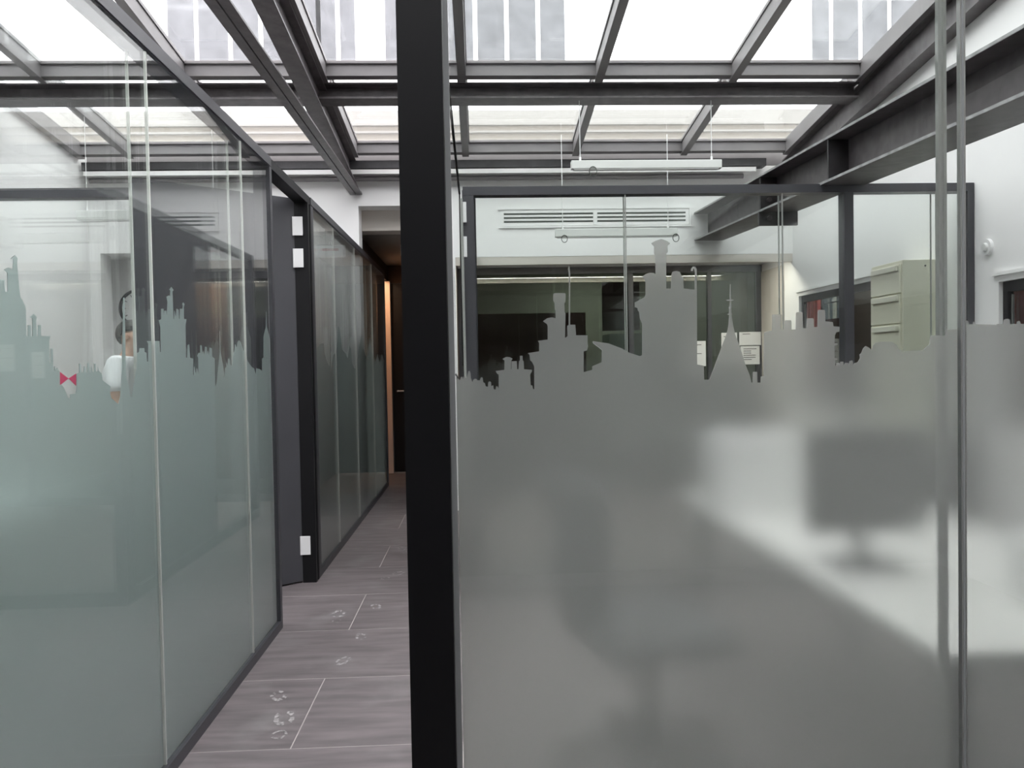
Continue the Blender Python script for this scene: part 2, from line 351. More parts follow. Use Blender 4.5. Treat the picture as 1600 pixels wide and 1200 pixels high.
# ------------------------------------------------------------ steel
bm = bmesh.new(); ibeam(bm, (XL, 5.765, 3.318), (2.885, 5.765, 3.318), .17, .115)
tag(put('steel_beam', bm, K['steel']), 'long dark grey crosswise I-beam hanging just below the middle of the skylight', 'beam')
bm = bmesh.new()
q0, q1 = 1.05, 7.18
ibeam(bm, (-1.14, q0, rb(q0)-.225), (-1.14, q1, rb(q1)-.225), .12, .22)
tag(put('steel_beam', bm, K['steel']), 'sloping I-beam under a rafter above the corridor, running down to the back wall', 'beam')
pb = thing('steel_rail', 'slotted double flat rail running level beneath the sloping beam over the corridor', 'rail', (-1.1, 4, 2.955))
put('flange', box(-1.155, -1.104, 1.05, 7.19, 2.955, 2.967), K['steel'], pb)
put('flange', box(-1.096, -1.045, 1.05, 7.19, 2.955, 2.967), K['steel'], pb)
put('web', boxes((-1.108, -1.104, 1.05, 7.19, 2.967, 3.01), (-1.096, -1.092, 1.05, 7.19, 2.967, 3.01)), K['steel'], pb)
put('plate', box(-1.155, -1.045, 3.0, 3.4, 2.9672, 2.972), K['steel'], pb)
put('plate', box(-1.155, -1.045, 7.12, 7.19, 2.9672, 2.972), K['steel'], pb)
bm = bmesh.new(); ibeam(bm, (2.945, q0, rb(q0)-.20), (2.945, q1, rb(q1)-.20), .10, .20)
tag(put('steel_beam', bm, K['steel']), 'sloping I-beam fixed along the top of the right wall beside the skylight edge', 'beam')
RB = thing('steel_girder', 'deep dark I-beam girder crossing high in front of the right wall', 'beam', (2.19, 5, 2.4))
def zr(y): return 2.335 + (y-2.9)*.038
bm = bmesh.new(); ibeam(bm, (2.19, 1.3, zr(1.3)), (2.19, 7.19, zr(7.19)), .27, .265, .016, .012)
put('girder', bm, K['steel'], RB)
for y in (4.43,):
    put('stiffener', boxes((2.062, 2.182, y, y+.012, zr(y)+.018, zr(y)+.247), (2.198, 2.318, y, y+.012, zr(y)+.018, zr(y)+.247)), K['dsteel'], RB)
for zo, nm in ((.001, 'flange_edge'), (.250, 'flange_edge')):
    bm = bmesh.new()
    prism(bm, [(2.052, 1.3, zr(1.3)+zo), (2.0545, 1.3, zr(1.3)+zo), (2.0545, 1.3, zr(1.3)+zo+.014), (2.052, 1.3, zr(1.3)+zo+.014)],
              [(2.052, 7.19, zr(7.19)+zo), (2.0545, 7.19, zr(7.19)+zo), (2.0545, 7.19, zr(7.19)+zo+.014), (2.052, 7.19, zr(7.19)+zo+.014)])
    put(nm, bm, K['worn'], RB, 'pale flange edge, worn and painted as lit')  # worn paint, with light along the edges put into the pale colour
put('splice_plate', boxes((2.05, 2.335, 5.51, 5.535, zr(5.6)-.10, zr(5.6)-.001), (2.062, 2.182, 5.51, 5.535, zr(5.6)+.018, zr(5.6)+.247)), K['dsteel'], RB, 'dark bolted end plate')
for z in (-.05, .08, .17):
    bm = bmesh.new(); tube(bm, (2.12, 5.48, zr(5.6)+z), (2.12, 5.509, zr(5.6)+z), .018, 6); put('bolt', bm, K['steel'], RB)
# ------------------------------------------------------------ partitions
def clip(poly, axis, val, keep_gt):
    out = []
    ins = lambda p: (p[axis] > val) == keep_gt
    for i in range(len(poly)):
        a, b = poly[i-1], poly[i]
        if ins(a) != ins(b):
            t = (val-a[axis])/(b[axis]-a[axis]); q = [a[k]+t*(b[k]-a[k]) for k in range(2)]; q[axis] = val; out.append(tuple(q))
        if ins(b): out.append(b)
    return out
def zoomed(pts, s, ox, oy): return [(x/s+ox, y/s+oy) for x, y in pts]
# ---- front partition
FY = 1.22
sky = zoomed([(85,1000),(110,1010),(125,1025),(140,1035),(155,1060),(165,1030),(178,1030),(182,1050),(188,1025),(198,1025),(202,1040),(215,1035),(222,1005),(228,980),(240,980),(247,1000),(250,1040),(262,1075),(270,1055),(285,1045),(300,1050),(303,1060),(325,1060),(335,1035),(350,1035),(355,1075),(370,1085),(375,1110),(395,1115),(398,1075),(410,1068),(422,1075),(424,1110),(440,1100),(445,1135),(460,1140),(465,1110),(480,1115),(487,1130),(487,1010),(475,1005),(460,980),(535,970),(537,890),(520,878),(550,860),(580,862),(605,875),(595,890),(592,965),(596,965),(597,897),(640,895),(645,965),(655,965),(660,895),(668,890),(668,850),(690,850),(692,890),(700,895),(703,965),(770,970),(770,985),(755,1010),(760,1100),(775,1105),(780,1135),(790,1135),(790,940),(770,900),(755,890),(750,840),(735,828),(832,812),(832,740),(820,722),(905,712),(905,600),(900,580),(865,555),(900,530),(940,522),(972,530),(972,460),(965,455),(965,400),(952,380),(953,325),(965,315),(1050,315),(1058,325),(1057,390),(1047,400),(1050,480),(1057,490),(1055,580),(1052,695),(1060,695),(1075,680),(1072,595),(1084,588),(1086,150),(1078,110),(1082,85),(1093,85),(1092,110),(1098,150),(1097,585),(1140,585),(1147,675),(1245,675),(1245,740),(1250,770),(1240,805),(1212,812),(1212,990),(1285,970),(1285,940),(1365,905),(1368,800),(1290,740),(1290,725)], 5.454, 690, 400)
sky += zoomed([(150,848),(250,885),(300,915),(385,943),(402,935),(403,700),(385,660),(380,610),(370,600),(368,580),(347,575),(347,540),(420,500),(428,480),(428,380),(405,345),(430,325),(460,315),(490,320),(503,328),(500,185),(492,170),(492,120),(470,95),(500,78),(545,63),(590,78),(612,97),(592,115),(595,160),(583,175),(583,435),(618,437),(622,330),(630,310),(655,303),(685,310),(697,340),(710,345),(715,435),(797,445),(798,300),(794,284),(786,284),(781,303),(769,300),(770,285),(785,270),(800,272),(812,290),(815,1005),(865,1015),(868,1120),(905,1120)], 4.8, 920, 360)
sky += zoomed([(260,1035),(275,1000),(360,770),(405,650),(420,590),(428,490),(410,485),(425,478),(428,440),(422,430),(430,420),(432,372),(405,370),(405,363),(430,360),(434,235),(438,235),(442,360),(465,363),(465,370),(443,372),(443,420),(450,430),(443,440),(445,478),(460,485),(445,490),(458,570),(475,650),(510,740),(560,900),(600,1000),(612,1055),(622,1055),(625,965),(660,965),(662,1055),(690,1055),(692,1005),(715,1000),(718,640),(735,632),(785,620),(787,487),(860,487),(862,612),(890,615),(892,540),(900,535),(940,535),(945,545),(945,612),(982,612),(985,475),(992,467),(1035,467),(1040,475),(1042,600),(1073,600),(1075,525),(1085,518),(1125,518),(1132,525),(1133,592),(1165,590),(1167,455),(1175,448),(1218,448),(1226,455),(1228,545),(1290,550),(1297,585),(1348,590),(1345,630),(1320,635),(1308,660),(1305,725),(1330,728),(1330,740),(1305,745),(1305,850),(1330,855),(1328,865),(1310,870),(1312,915),(1320,915),(1322,890),(1345,890),(1350,912),(1355,880),(1378,880),(1382,915),(1395,890),(1420,890),(1425,915),(1432,875),(1455,870),(1462,915),(1470,895),(1500,885),(1520,850),(1515,820),(1530,810)], 5.333, 1060, 400)
sky += zoomed([(265,770),(285,750),(315,765),(335,785),(345,770),(350,745),(370,725),(400,715),(500,715),(545,740),(560,775),(600,795),(660,790),(760,785),(820,735),(825,668),(860,660),(945,660),(960,615),(1060,610),(1100,608),(1100,535),(1140,540),(1145,570),(1180,568),(1185,548),(1195,550),(1200,568),(1380,572),(1385,565),(1430,568),(1440,530),(1465,522),(1485,530),(1490,568),(1545,565),(1550,545),(1570,540),(1580,565),(1620,565)], 5.333, 1300, 400)
pts = [onY(u, v, FY) for u, v in sky]; poly = [(p.x, p.z) for p in pts]
xe = poly[-1][0]; ze = poly[-1][1]
rx_ = [(xe, ze)]
x_ = xe; k = 0
prof = [(.05, 0), (0, .05), (.03, 0), (0, -.05), (.06, 0), (0, .12), (.03, 0), (0, -.12), (.10, 0), (0, .03), (.02, 0), (0, -.03)]
while x_ < 2.8:
    dx, dz = prof[k % len(prof)]; x_ += dx; ze += dz; rx_.append((x_, ze)); k += 1
poly = [(-.036, poly[0][1])] + poly[1:] + rx_[1:] + [(XR-.062, ze), (XR-.062, .07), (-.036, .07)]
fp = thing('glass_partition', 'nearest glass partition with black post and frosted rooftop skyline film, facing the camera', 'partition', (1.4, FY, 0))
put('post', box(-.116, -.047, 1.19, 1.30, 0, 2.355), K['black'], fp, 'wide black left post')
put('bead', box(-.046, -.0375, 1.205, 1.212, .05, 2.35), K['jointd'], fp)
put('top_rail', box(-.116, XR-.005, 1.19, 1.30, 2.356, ZH1), K['black'], fp)
put('bottom_rail', box(-.046, XR-.005, 1.19, 1.30, 0, .065), K['black'], fp)
put('post', box(XR-.06, XR-.005, 1.19, 1.30, .066, 2.355), K['black'], fp)
jn = [-.037, .785, 1.59, 2.395, XR-.062]
for a, b in zip(jn[:-1], jn[1:]):
    e0 = .0045 if a > 0 else 0
    put('glass_pane', box(a+e0, b-.0045, 1.212, 1.221, .066, 2.354), G_IN, fp)
    put('glass_pane', box(a+e0+(.004 if a > 0 else .0), b-.0075, 1.266, 1.275, .066, 2.354), G_IN, fp)
for a in jn[1:-1]:
    put('glass_joint', boxes((a-.0044, a-.002, 1.212, 1.221, .066, 2.354), (a+.002, a+.0044, 1.212, 1.221, .066, 2.354)), K['joint'], fp)
    put('glass_joint', box(a-.0018, a+.0018, 1.212, 1.220, .066, 2.354), K['jointd'], fp)
    put('glass_joint', boxes((a-.0070, a-.002, 1.266, 1.275, .066, 2.354), (a+.002, a+.0070, 1.266, 1.275, .066, 2.354)), K['joint'], fp)
def film_x(poly, y0, y1, parent, name='frosted_film', m=FILM):
    bm = bmesh.new(); prism(bm, [(a, y0, b) for a, b in poly], [(a, y1, b) for a, b in poly]); return put(name, bm, m, parent)
for i in range(len(jn)-1):
    q = poly
    if i > 0: q = clip(q, 0, jn[i]+.0005, True)
    if i < len(jn)-2: q = clip(q, 0, jn[i+1]-.0005, False)
    film_x(q, 1.2215, 1.2230, fp)
# ---- left partition
LX = -1.0750
lsk = zoomed([(0,570),(3,508),(22,508),(25,570),(40,570),(38,475),(22,458),(45,447),(65,460),(68,405),(55,403),(75,385),(95,405),(85,410),(95,530),(103,600),(112,608),(130,650),(133,795),(142,795),(142,740),(155,740),(157,795),(165,795),(165,705),(152,700),(170,682),(188,700),(182,710),(187,795),(193,795),(193,740),(207,740),(208,795),(255,795),(248,820),(250,930),(257,930),(257,858),(268,858),(270,970),(275,970),(277,948),(285,970),(290,955),(297,970),(303,975),(303,1040),(320,1050),(345,1110),(358,1112),(355,1090),(385,1085),(390,1050),(389,985),(402,980),(402,935),(410,935),(412,978),(425,978),(427,948),(433,948),(435,978),(443,978),(443,932),(452,932),(455,978),(460,978),(462,950),(468,975),(477,978),(477,935),(484,935),(486,975),(495,975),(497,950),(500,970),(515,985),(520,1020),(540,1035),(560,1050),(555,1080),(565,1110),(600,1140),(610,1100),(617,1000),(622,800),(626,600),(631,600),(638,1000),(655,1060),(660,1100),(668,1105),(675,1060),(690,970)], 3.243, 0, 280)
lsk += zoomed([(80,1000),(82,905),(92,900),(95,880),(118,880),(120,900),(130,905),(132,950),(138,950),(140,860),(133,843),(197,843),(200,900),(205,900),(203,770),(195,735),(207,730),(207,675),(218,675),(220,728),(223,685),(233,685),(236,728),(240,640),(235,612),(248,605),(253,612),(255,580),(250,575),(260,562),(271,578),(265,585),(270,728),(274,728),(276,685),(283,725),(287,675),(297,680),(299,728),(303,728),(305,675),(318,675),(320,660),(317,650),(322,642),(328,652),(324,665),(325,728),(338,730),(333,760),(335,930),(343,930),(345,865),(352,860),(357,930),(373,935),(372,1020),(377,1020),(378,975),(388,1020),(392,985),(402,1020),(400,930),(395,920),(402,905),(410,905),(411,865),(417,865),(422,920),(425,895),(430,920),(436,872),(444,875),(445,925),(450,895),(455,925),(460,878),(470,880),(472,925),(485,935),(487,1065),(490,1085),(497,1060),(500,1020),(513,900),(512,790),(516,900),(530,980),(538,1045),(540,985),(548,975),(545,955),(552,975),(555,935),(563,935),(568,970),(578,970),(580,925),(590,890),(592,860),(600,880),(605,850),(612,840),(622,850),(630,880),(637,900),(645,870),(650,935),(665,960),(680,980),(690,985),(700,1020),(703,985),(720,990),(733,1000),(733,935),(740,930),(740,820),(752,770),(754,690),(757,770),(775,840),(782,880),(785,930),(793,935)], 3.335, 190, 280)
pts = [onX(u, v, LX) for u, v in lsk]; lp = [(p.y, p.z) for p in pts]
z0_ = lp[0][1]
lp = [(-1.4, .048), (-1.4, 1.45), (-.9, 1.45), (-.9, 1.62), (-.7, 1.62), (-.7, 1.40), (-.2, 1.40), (-.2, 1.55), (.3, 1.55), (.3, 1.48), (.8, 1.48), (.8, z0_), (lp[0][0]-.3, z0_)] + lp + [(4.018, lp[-1][1]), (4.018, .048)]
lpt = thing('glass_partition', 'left glass partition receding into the corridor, with frosted rooftop skyline film and pink flag', 'partition', (-1.0950, 1.5, 0))
def wall_rails(pt, ya, yb, endposts):
    put('kick_plate', box(-1.1400, -1.0555, ya, yb, 0, .045), K['anth'], pt)
    put('top_rail', boxes((-1.1400, -1.0600, ya, yb, ZL0, ZL1), (-1.0600, -1.0550, ya, yb, ZL0+.004, ZL1)), K['anth'], pt)
    for a, b in endposts: put('post', box(-1.1400, -1.0550, a, b, .046, ZL0-.001), K['anth'], pt)
wall_rails(lpt, -1.5, 4.06, [(-1.5, -1.42), (4.022, 4.06)])
lj = [-1.418, -.42, .58, 1.58, 2.58, 3.58, 4.02]
for a, b in zip(lj[:-1], lj[1:]):
    put('glass_pane', box(-1.0740, -1.0650, a+.004, b-.004, .046, ZL0-.001), G_L, lpt)
    put('glass_pane', box(-1.1330, -1.1240, a+.004, b-.004, .046, ZL0-.001), G_L, lpt)
for a in lj[1:-1]:
    put('glass_joint', box(-1.0735, -1.0655, a-.0038, a+.0038, .047, ZL0-.002), K['jointl'], lpt)
    put('glass_joint', box(-1.1325, -1.1245, a-.0038, a+.0038, .047, ZL0-.002), K['jointl'], lpt)
def film_y(poly, x0, x1, parent, name='frosted_film', m=FILM_L):
    bm = bmesh.new(); prism(bm, [(x0, a, b) for a, b in poly], [(x1, a, b) for a, b in poly]); return put(name, bm, m, parent)
for i in range(len(lj)-1):
    q = lp
    if i > 0: q = clip(q, 0, lj[i]+.0005, True)
    if i < len(lj)-2: q = clip(q, 0, lj[i+1]-.0005, False)
    film_y(q, -1.0762, -1.0747, lpt)
for tri in (((305,975),(351,1010),(305,1046)), ((389,985),(352,1010),(389,1046))):
    q = [onX(x/3.243, y/3.243+280, LX) for x, y in tri]
    film_y([(p.y, p.z) for p in q], -1.0777, -1.0764, lpt, 'pink_flag', PINKF)['label'] = 'pink triangular half of the flag'
# ---- second glazed section of the left side
l2 = zoomed([(235,990),(245,950),(258,950),(262,1000),(275,1040),(285,1060),(288,860),(291,1090),(300,1010),(315,990),(320,960),(325,870),(332,880),(340,940),(345,980),(360,995),(370,1020),(378,960),(385,975),(390,1040),(403,1070),(415,1020),(425,960),(433,915),(440,920),(445,980),(460,1020),(473,925),(480,960),(490,1030),(500,1040),(510,1000),(520,1040),(530,1000),(540,1030)], 3, 420, 220)
pts = [onX(u, v, LX) for u, v in l2]; q2 = [(p.y, p.z) for p in pts]
q2 = [(5.062, .048), (5.062, q2[0][1])] + q2[1:]
q2 = clip(q2 + [(max(8.83, q2[-1][0]+.01), q2[-1][1]), (max(8.83, q2[-1][0]+.01), .048)], 0, 8.81, False)
sp = thing('glass_partition', 'second glazed stretch of the left partition, beyond the open door', 'partition', (-1.0950, 6.8, 0))
wall_rails(sp, 5.0, 8.85, [(5.0, 5.06), (8.81, 8.85)])
sj = [5.061, 5.82, 6.79, 7.85, 8.809]
for a, b in zip(sj[:-1], sj[1:]):
    put('glass_pane', box(-1.0740, -1.0650, a+.004, b-.004, .046, ZL0-.001), G_L, sp)
    put('glass_pane', box(-1.1330, -1.1240, a+.004, b-.004, .046, ZL0-.001), G_L, sp)
for a in sj[1:-1]:
    put('glass_joint', box(-1.0735, -1.0655, a-.0038, a+.0038, .047, ZL0-.002), K['jointl'], sp)
    put('glass_joint', box(-1.1325, -1.1245, a-.0038, a+.0038, .047, ZL0-.002), K['jointl'], sp)
for i in range(len(sj)-1):
    q = q2
    if i > 0: q = clip(q, 0, sj[i]+.0005, True)
    if i < len(sj)-2: q = clip(q, 0, sj[i+1]-.0005, False)
    film_y(q, -1.0762, -1.0747, sp)
# ---- open door between the two stretches
d1 = struct('door_1', loc=(-1.0950, 4.9, 0))
put('door_frame', boxes((-1.1400, -1.0600, 4.061, 4.999, ZL0, ZL1), (-1.1400, -1.0550, 4.9, 4.935, 0, ZL0-.001), (-1.1250, -1.0700, 4.935, 4.965, 0, ZL0-.001), (-1.1400, -1.0550, 4.965, 4.999, 0, ZL0-.001)), K['black'], d1)
hp = Vector((-1.1500, 4.925)); ep = Vector((-1.90, 4.36)); dv = (ep-hp).normalized(); nv = Vector((dv.y, -dv.x))*.022
leaf = [hp+nv, ep+nv, ep-nv, hp-nv]
bm = bmesh.new(); prism(bm, [(p.x, p.y, .012) for p in leaf], [(p.x, p.y, 2.43) for p in leaf])
put('door_leaf', bm, K['leaf'], d1)
for z in (2.195, 1.995, .18):
    bm = bmesh.new(); bx(bm, -1.1430, -1.0870, 4.888, 4.8985, z, z+.118, bev=.002)
    tube(bm, (-1.1450, 4.893, z), (-1.1450, 4.893, z+.118), .007, 10)
    put('hinge', bm, K['plast'], d1)
bm = bmesh.new(); c = hp+dv*.98; s = nv.normalized()*.05
for sg in (1, -1):
    a = Vector((c.x, c.y, 1.05)); b = a+Vector((s.x*sg, s.y*sg, 0)); tube(bm, a, b, .009); tube(bm, b, b-Vector((dv.x, dv.y, 0))*.12, .009)
put('door_handle', bm, K['brass'], d1)
# ---- rear partition of the right office
P2 = 4.54
rp = thing('glass_partition', 'dark-framed glass partition across the right office, in front of the cream cabinet', 'partition', (1.4, P2, 0))
def rp_box(n, x0, x1, z0, z1, m=K['anth'], y0=P2-.02, y1=P2+.06): return put(n, box(x0, x1, y0, y1, z0, z1), m, rp)
rp_box('top_rail', -.075, 2.996, ZH0, ZH1); rp_box('bottom_rail', -.075, 2.996, 0, .08)
rp_box('post', -.075, -.01, .081, ZH0-.001); rp_box('post', 2.2, 2.255, .081, ZH0-.001); rp_box('post', 2.955, 2.996, .081, ZH0-.001)
pj = [-.009, .883, 1.826, 2.199]
for a, b in list(zip(pj[:-1], pj[1:])) + [(2.256, 2.767), (2.767, 2.954)]:
    rp_box('glass_pane', a+.004, b-.004, .082, ZH0-.002, G_IN, P2-.012, P2-.004)
    rp_box('glass_pane', a+.004, b-.004, .082, ZH0-.002, G_IN, P2+.044, P2+.052)
for a in (.883, 1.826, 2.767):
    for o_ in (-.011, .045):
        rp_box('glass_joint', a-.0035, a+.0035, .083, ZH0-.003, K['joint'], P2+o_, P2+o_+.006)
# right corridor wall beyond it
cp = thing('glass_partition', 'glass partition closing the right side of the far corridor', 'partition', (-.04, 6, 0))
put('top_rail', box(-.08, -.0, 4.61, 7.19, ZH0, ZH1), K['anth'], cp)
put('bottom_rail', box(-.08, -.0, 4.61, 7.19, 0, .08), K['anth'], cp)
put('post', box(-.08, -.0, 4.61, 4.66, .081, ZH0-.001), K['anth'], cp)
put('post', box(-.08, -.0, 5.02, 5.09, .081, ZH0-.001), K['anth'], cp)
put('post', box(-.08, -.0, 7.14, 7.19, .081, ZH0-.001), K['anth'], cp)
put('door_leaf', box(-.075, -.035, 4.662, 5.018, .082, ZH0-.002), K['leaf'], cp)
put('door_leaf', box(-.075, -.035, 5.092, 6.06, .082, ZH0-.002), K['leaf'], cp)
for a, b in ((6.07, 7.139),):
    put('glass_pane', box(-.07, -.062, a, b, .082, ZH0-.002), G_IN, cp)
for z in (2.195, 1.995):
    put('hinge', box(-.078, -.055, 4.50, 4.519, z, z+.118, bev=.002), K['plast'], cp)
bm = bmesh.new(); tube(bm, (-.087, 1.31, 2.36), (-.093, 4.5, 2.36), .006, 8); tube(bm, (-.093, 4.5, 2.36), (-.093, 4.5, 1.36), .004, 8)
tag(put('black_cable', bm, K['black']), 'thin black cable running from the black post back to the rear partition', 'cable')
bm = bmesh.new(); tube(bm, (-.083, 4.49, 2.33), (-.078, 4.49, 1.0), .008, 8)
tag(put('edge_strip', bm, K['joint']), 'slim pale upright strip beside the left post of the rear partition', 'strip')
# ---- rear partition of the left office
lr = thing('glass_partition', 'dark-framed glass partition across the left office behind the open door', 'partition', (-2.7, 4.6, 0))
put('top_rail', box(XL+.002, -1.88, 4.58, 4.66, 2.375, 2.43), K['anth'], lr)
put('bottom_rail', box(XL+.002, -1.88, 4.58, 4.66, 0, .08), K['anth'], lr)
put('post', box(-1.97, -1.88, 4.58, 4.66, .081, 2.374), K['anth'], lr)
for a, b in ((XL+.003, -2.8), (-2.792, -1.972)):
    put('glass_pane', box(a, b, 4.60, 4.608, .082, 2.373), G_IN, lr)
# ------------------------------------------------------------ dark glazed screen at the back (room behind)
w3 = struct('window_3', loc=(1.4, 8.03, 0))
gx0, gx1, gz = -.199, 3.05-.10, 2.36
gx1 = min(XR-.002, onY(1192, 450, 8.0).x)
put('window_frame', boxes((gx0, gx1, 8.0, 8.06, 2.30, 2.365), (gx0, gx1, 8.0, 8.06, 0, .08), (gx1-.06, gx1, 8.0, 8.06, .08, 2.30), (gx0, gx0+.04, 8.0, 8.06, .08, 2.30), (1.58, 1.63, 8.0, 8.06, .08, 2.30), (2.42, 2.46, 8.0, 8.06, .08, 2.30)), K['anth'], w3)
for a, b in ((gx0+.041, 1.579), (1.631, 2.419), (2.461, gx1-.061)):
    put('pane', box(a, b, 8.025, 8.033, .081, 2.299), G_GRN, w3)
struct('trim_7', box(-.198, XR-.002, YB+.002, YB+.05, 2.295, 2.3695), K['whitewarm'])
struct('wall_rear_room', boxes((-.2, XR+.3, 11.1, 11.2, 0, 2.8), (XR+.0, XR+.22, 8.46, 11.1, 0, 2.8), (-.19, -.12, 8.4, 11.1, 0, 2.8)), K['whitewarm'])
struct('ceiling_rear_room', boxes((-.2, XR+.3, 8.47, 11.2, 2.72, 2.8)), K['whitewarm'])
tag(put('brown_screen', box(0.0, 1.35, 9.6, 9.66, .01, 2.0), K['redbr']), 'dark red-brown screen behind the green-tinted glass at the back', 'screen')
tag(put('brown_screen', box(1.5, 1.95, 9.2, 9.24, 1.75, 2.33), K['redbr']), 'small hanging red-brown panel behind the middle of the tinted glass', 'screen')
tag(put('grey_cupboard', box(1.75, 2.7, 10.2, 10.8, .01, 1.75), K['deskg']), 'grey-green cupboard seen through the right part of the tinted glass', 'cupboard')
rl = bpy.data.lights.new('rear_room_fill', 'AREA'); rl.energy = 12; rl.size = 1.2; rl.color = (1, .97, .9)  # added light for the room behind the tinted glass, no known source
ro = thing('added_panel_lamp', 'added flat lamp that brightens the room behind the tinted glass', 'lamp', (1.6, 10.0, 2.68))
put('diffuser', box(1.0, 2.2, 9.85, 10.15, 2.685, 2.715), K['lamp'], ro)
rlo = bpy.data.objects.new('rear_room_fill', rl); C.objects.link(rlo); rlo.location = (0, 0, -.01); rlo.parent = ro
struct('trim_8', box(XR-.012, XR-.001, YW+.005, 7.995, .0, 2.29), K['whitewarm'])
t = thing('added_strip_lamp', 'added strip lamp that brightens the recess, hidden behind the beige lintel above the tinted glass', 'lamp', (1.4, 7.31, 2.36))
put('housing', box(-.1, 2.9, 7.27, 7.35, 2.345, 2.3695), K['plast'], t)
dl = bpy.data.lights.new('recess_fill', 'AREA'); dl.shape = 'RECTANGLE'; dl.size = 2.8; dl.size_y = .04; dl.energy = 13; dl.color = (1, .92, .82)  # added light, lifts the recess that daylight leaves too dark
do = bpy.data.objects.new('recess_fill', dl); C.objects.link(do); do.location = (0, 0, -.018); do.parent = t
# papers stuck to the tinted glass
def paper(u0, v0, u1, v1, label, lines, Y=7.99):
    a = onY(u0, v0, Y); b = onY(u1, v1, Y)
    t = thing('notice', label, 'paper', ((a.x+b.x)/2, Y, min(a.z, b.z)), 'notices taped to the tinted glass')
    put('sheet', box(a.x, b.x, Y-.0015, Y+.0015, b.z, a.z), K['paper'], t)
    h = a.z-b.z; w = b.x-a.x
    for k in range(lines):
        z = b.z+h*(.85-.7*k/max(1, lines)); put('printed_line', box(a.x+w*.15, a.x+w*random.uniform(.5, .85), Y-.0030, Y-.0017, z-.004, z+.004), K['ink'], t)
paper(1084, 533, 1103, 572, 'tall white notice left of the frosted spire, on the tinted glass', 2)
paper(1127, 520, 1152, 560, 'white notice half hidden by the frosted spire on the tinted glass', 2)
paper(1155, 519, 1189, 539, 'wide white notice at the top right of the tinted glass', 1)
paper(1157, 541, 1187, 569, 'white list with rows of print under the wide notice', 6)
# ------------------------------------------------------------ vents, fixtures
vt = thing('air_vent', 'long white slotted air vent high on the back wall, two grilles side by side', 'vent', (1.12, YB-.01, 2.64))
a = onY(782, 331, YB); b = onY(1076, 356, YB)
zt_, zb_ = 2.80, 2.655; xa, xb = a.x, b.x
put('backing', box(xa, xb, YB-.008, YB-.001, zb_, zt_), K['white'], vt)
put('frame', boxes((xa-.02, xb+.02, YB-.016, YB-.0085, zb_-.02, zb_-.005), (xa-.02, xb+.02, YB-.016, YB-.0085, zt_+.005, zt_+.02), (xb+.005, xb+.02, YB-.016, YB-.0085, zb_-.005, zt_+.005), ((xa+xb)/2-.015, (xa+xb)/2+.015, YB-.016, YB-.0085, zb_+.005, zt_-.005)), K['white'], vt)
for x0, x1 in ((xa+.03, (xa+xb)/2-.02), ((xa+xb)/2+.02, xb-.03)):
    for k in range(3):
        z = zb_+.03+.036*k; put('slot', box(x0, x1, YB-.010, YB-.0082, z, z+.016), K['slot'], vt)
def lamp_bar(x0, x1, y, z0, z1, ztop, label, wires, loops=()):
    t = thing('linear_lamp', label, 'lamp', ((x0+x1)/2, y, z0))
    put('housing', box(x0, x1, y-.03, y+.03, z0, z1, bev=.004), K['lamp'], t)
    put('diffuser', box(x0+.02, x1-.02, y-.024, y+.024, z0-.006, z0-.0002), K['plast'], t)
    for x in wires:
        bm = bmesh.new(); tube(bm, (x, y, z1), (x, y, ztop), .003, 6); tube(bm, (x, y, z1), (x, y, z1+.03), .008, 8); put('hanging_wire', bm, K['plast'], t)
    for x, s in loops:
        bm = bmesh.new(); polytube(bm, [Vector((x+s*.8*math.cos(2*math.pi*k/14), y-.034, z0-s*.6+s*math.sin(2*math.pi*k/14))) for k in range(15)], .003); put('cable_loop', bm, K['slot'], t)
a = onY(893, 251, 5.7); b = onY(1129, 262, 5.7); z1 = (onY(893, 251, 5.7).z+onY(1129, 247, 5.7).z)/2
lamp_bar(a.x, b.x, 5.74, z1-.062, z1, 3.316, 'long white hanging lamp, the higher one, just above the partition rail', (a.x+.07, b.x-.07), ((a.x+.16, .035),))
a = onY(867, 359, 6.8); b = onY(1058, 367, 6.8); z1 = (onY(867, 359, 6.8).z+onY(1058, 356, 6.8).z)/2
lamp_bar(a.x, b.x, 6.8, z1-.07, z1, rb(6.8)+.09, 'long white hanging lamp, the lower one, in front of the air vent', (a.x+.07, b.x-.08), ((a.x+.08, .032), (b.x-.02, .035)))
a = onY(122, 330, 6.2); z1 = a.z
lamp_bar(a.x, a.x+1.12, 6.2, z1-.075, z1, rb(6.2)+.09, 'white hanging lamp in the left office, seen left of the open door', (a.x+.07, a.x+1.05))
# emergency light hidden beside the post, reflected in the far glass
el = thing('emergency_light', 'small white emergency light box hanging in the corridor', 'lamp', (-.64, 8.0, 2.5))
put('housing', box(-.78, -.5, 7.97, 8.03, 2.50, 2.62, bev=.006), K['plast'], el)
bm = bmesh.new(); tube(bm, (-.64, 8, 2.62), (-.64, 8, 2.66), .01); put('stem', bm, K['plast'], el)
put('red_strip', box(-.72, -.56, 7.963, 7.969, 2.56, 2.585), K['red'], el)
# smoke detector on right wall
sd = thing('alarm_sounder', 'round white alarm on the right wall beside the partition post', 'alarm', (XR, 4.40, 2.0))
bm = bmesh.new(); tube(bm, (XR-.001, 4.40, 2.0), (XR-.018, 4.40, 2.0), .05, 28, .046); put('base', bm, K['plast'], sd)
bm = bmesh.new(); tube(bm, (XR-.018, 4.40, 2.0), (XR-.030, 4.40, 2.0), .026, 24, .02); put('cap', bm, K['lamp'], sd)
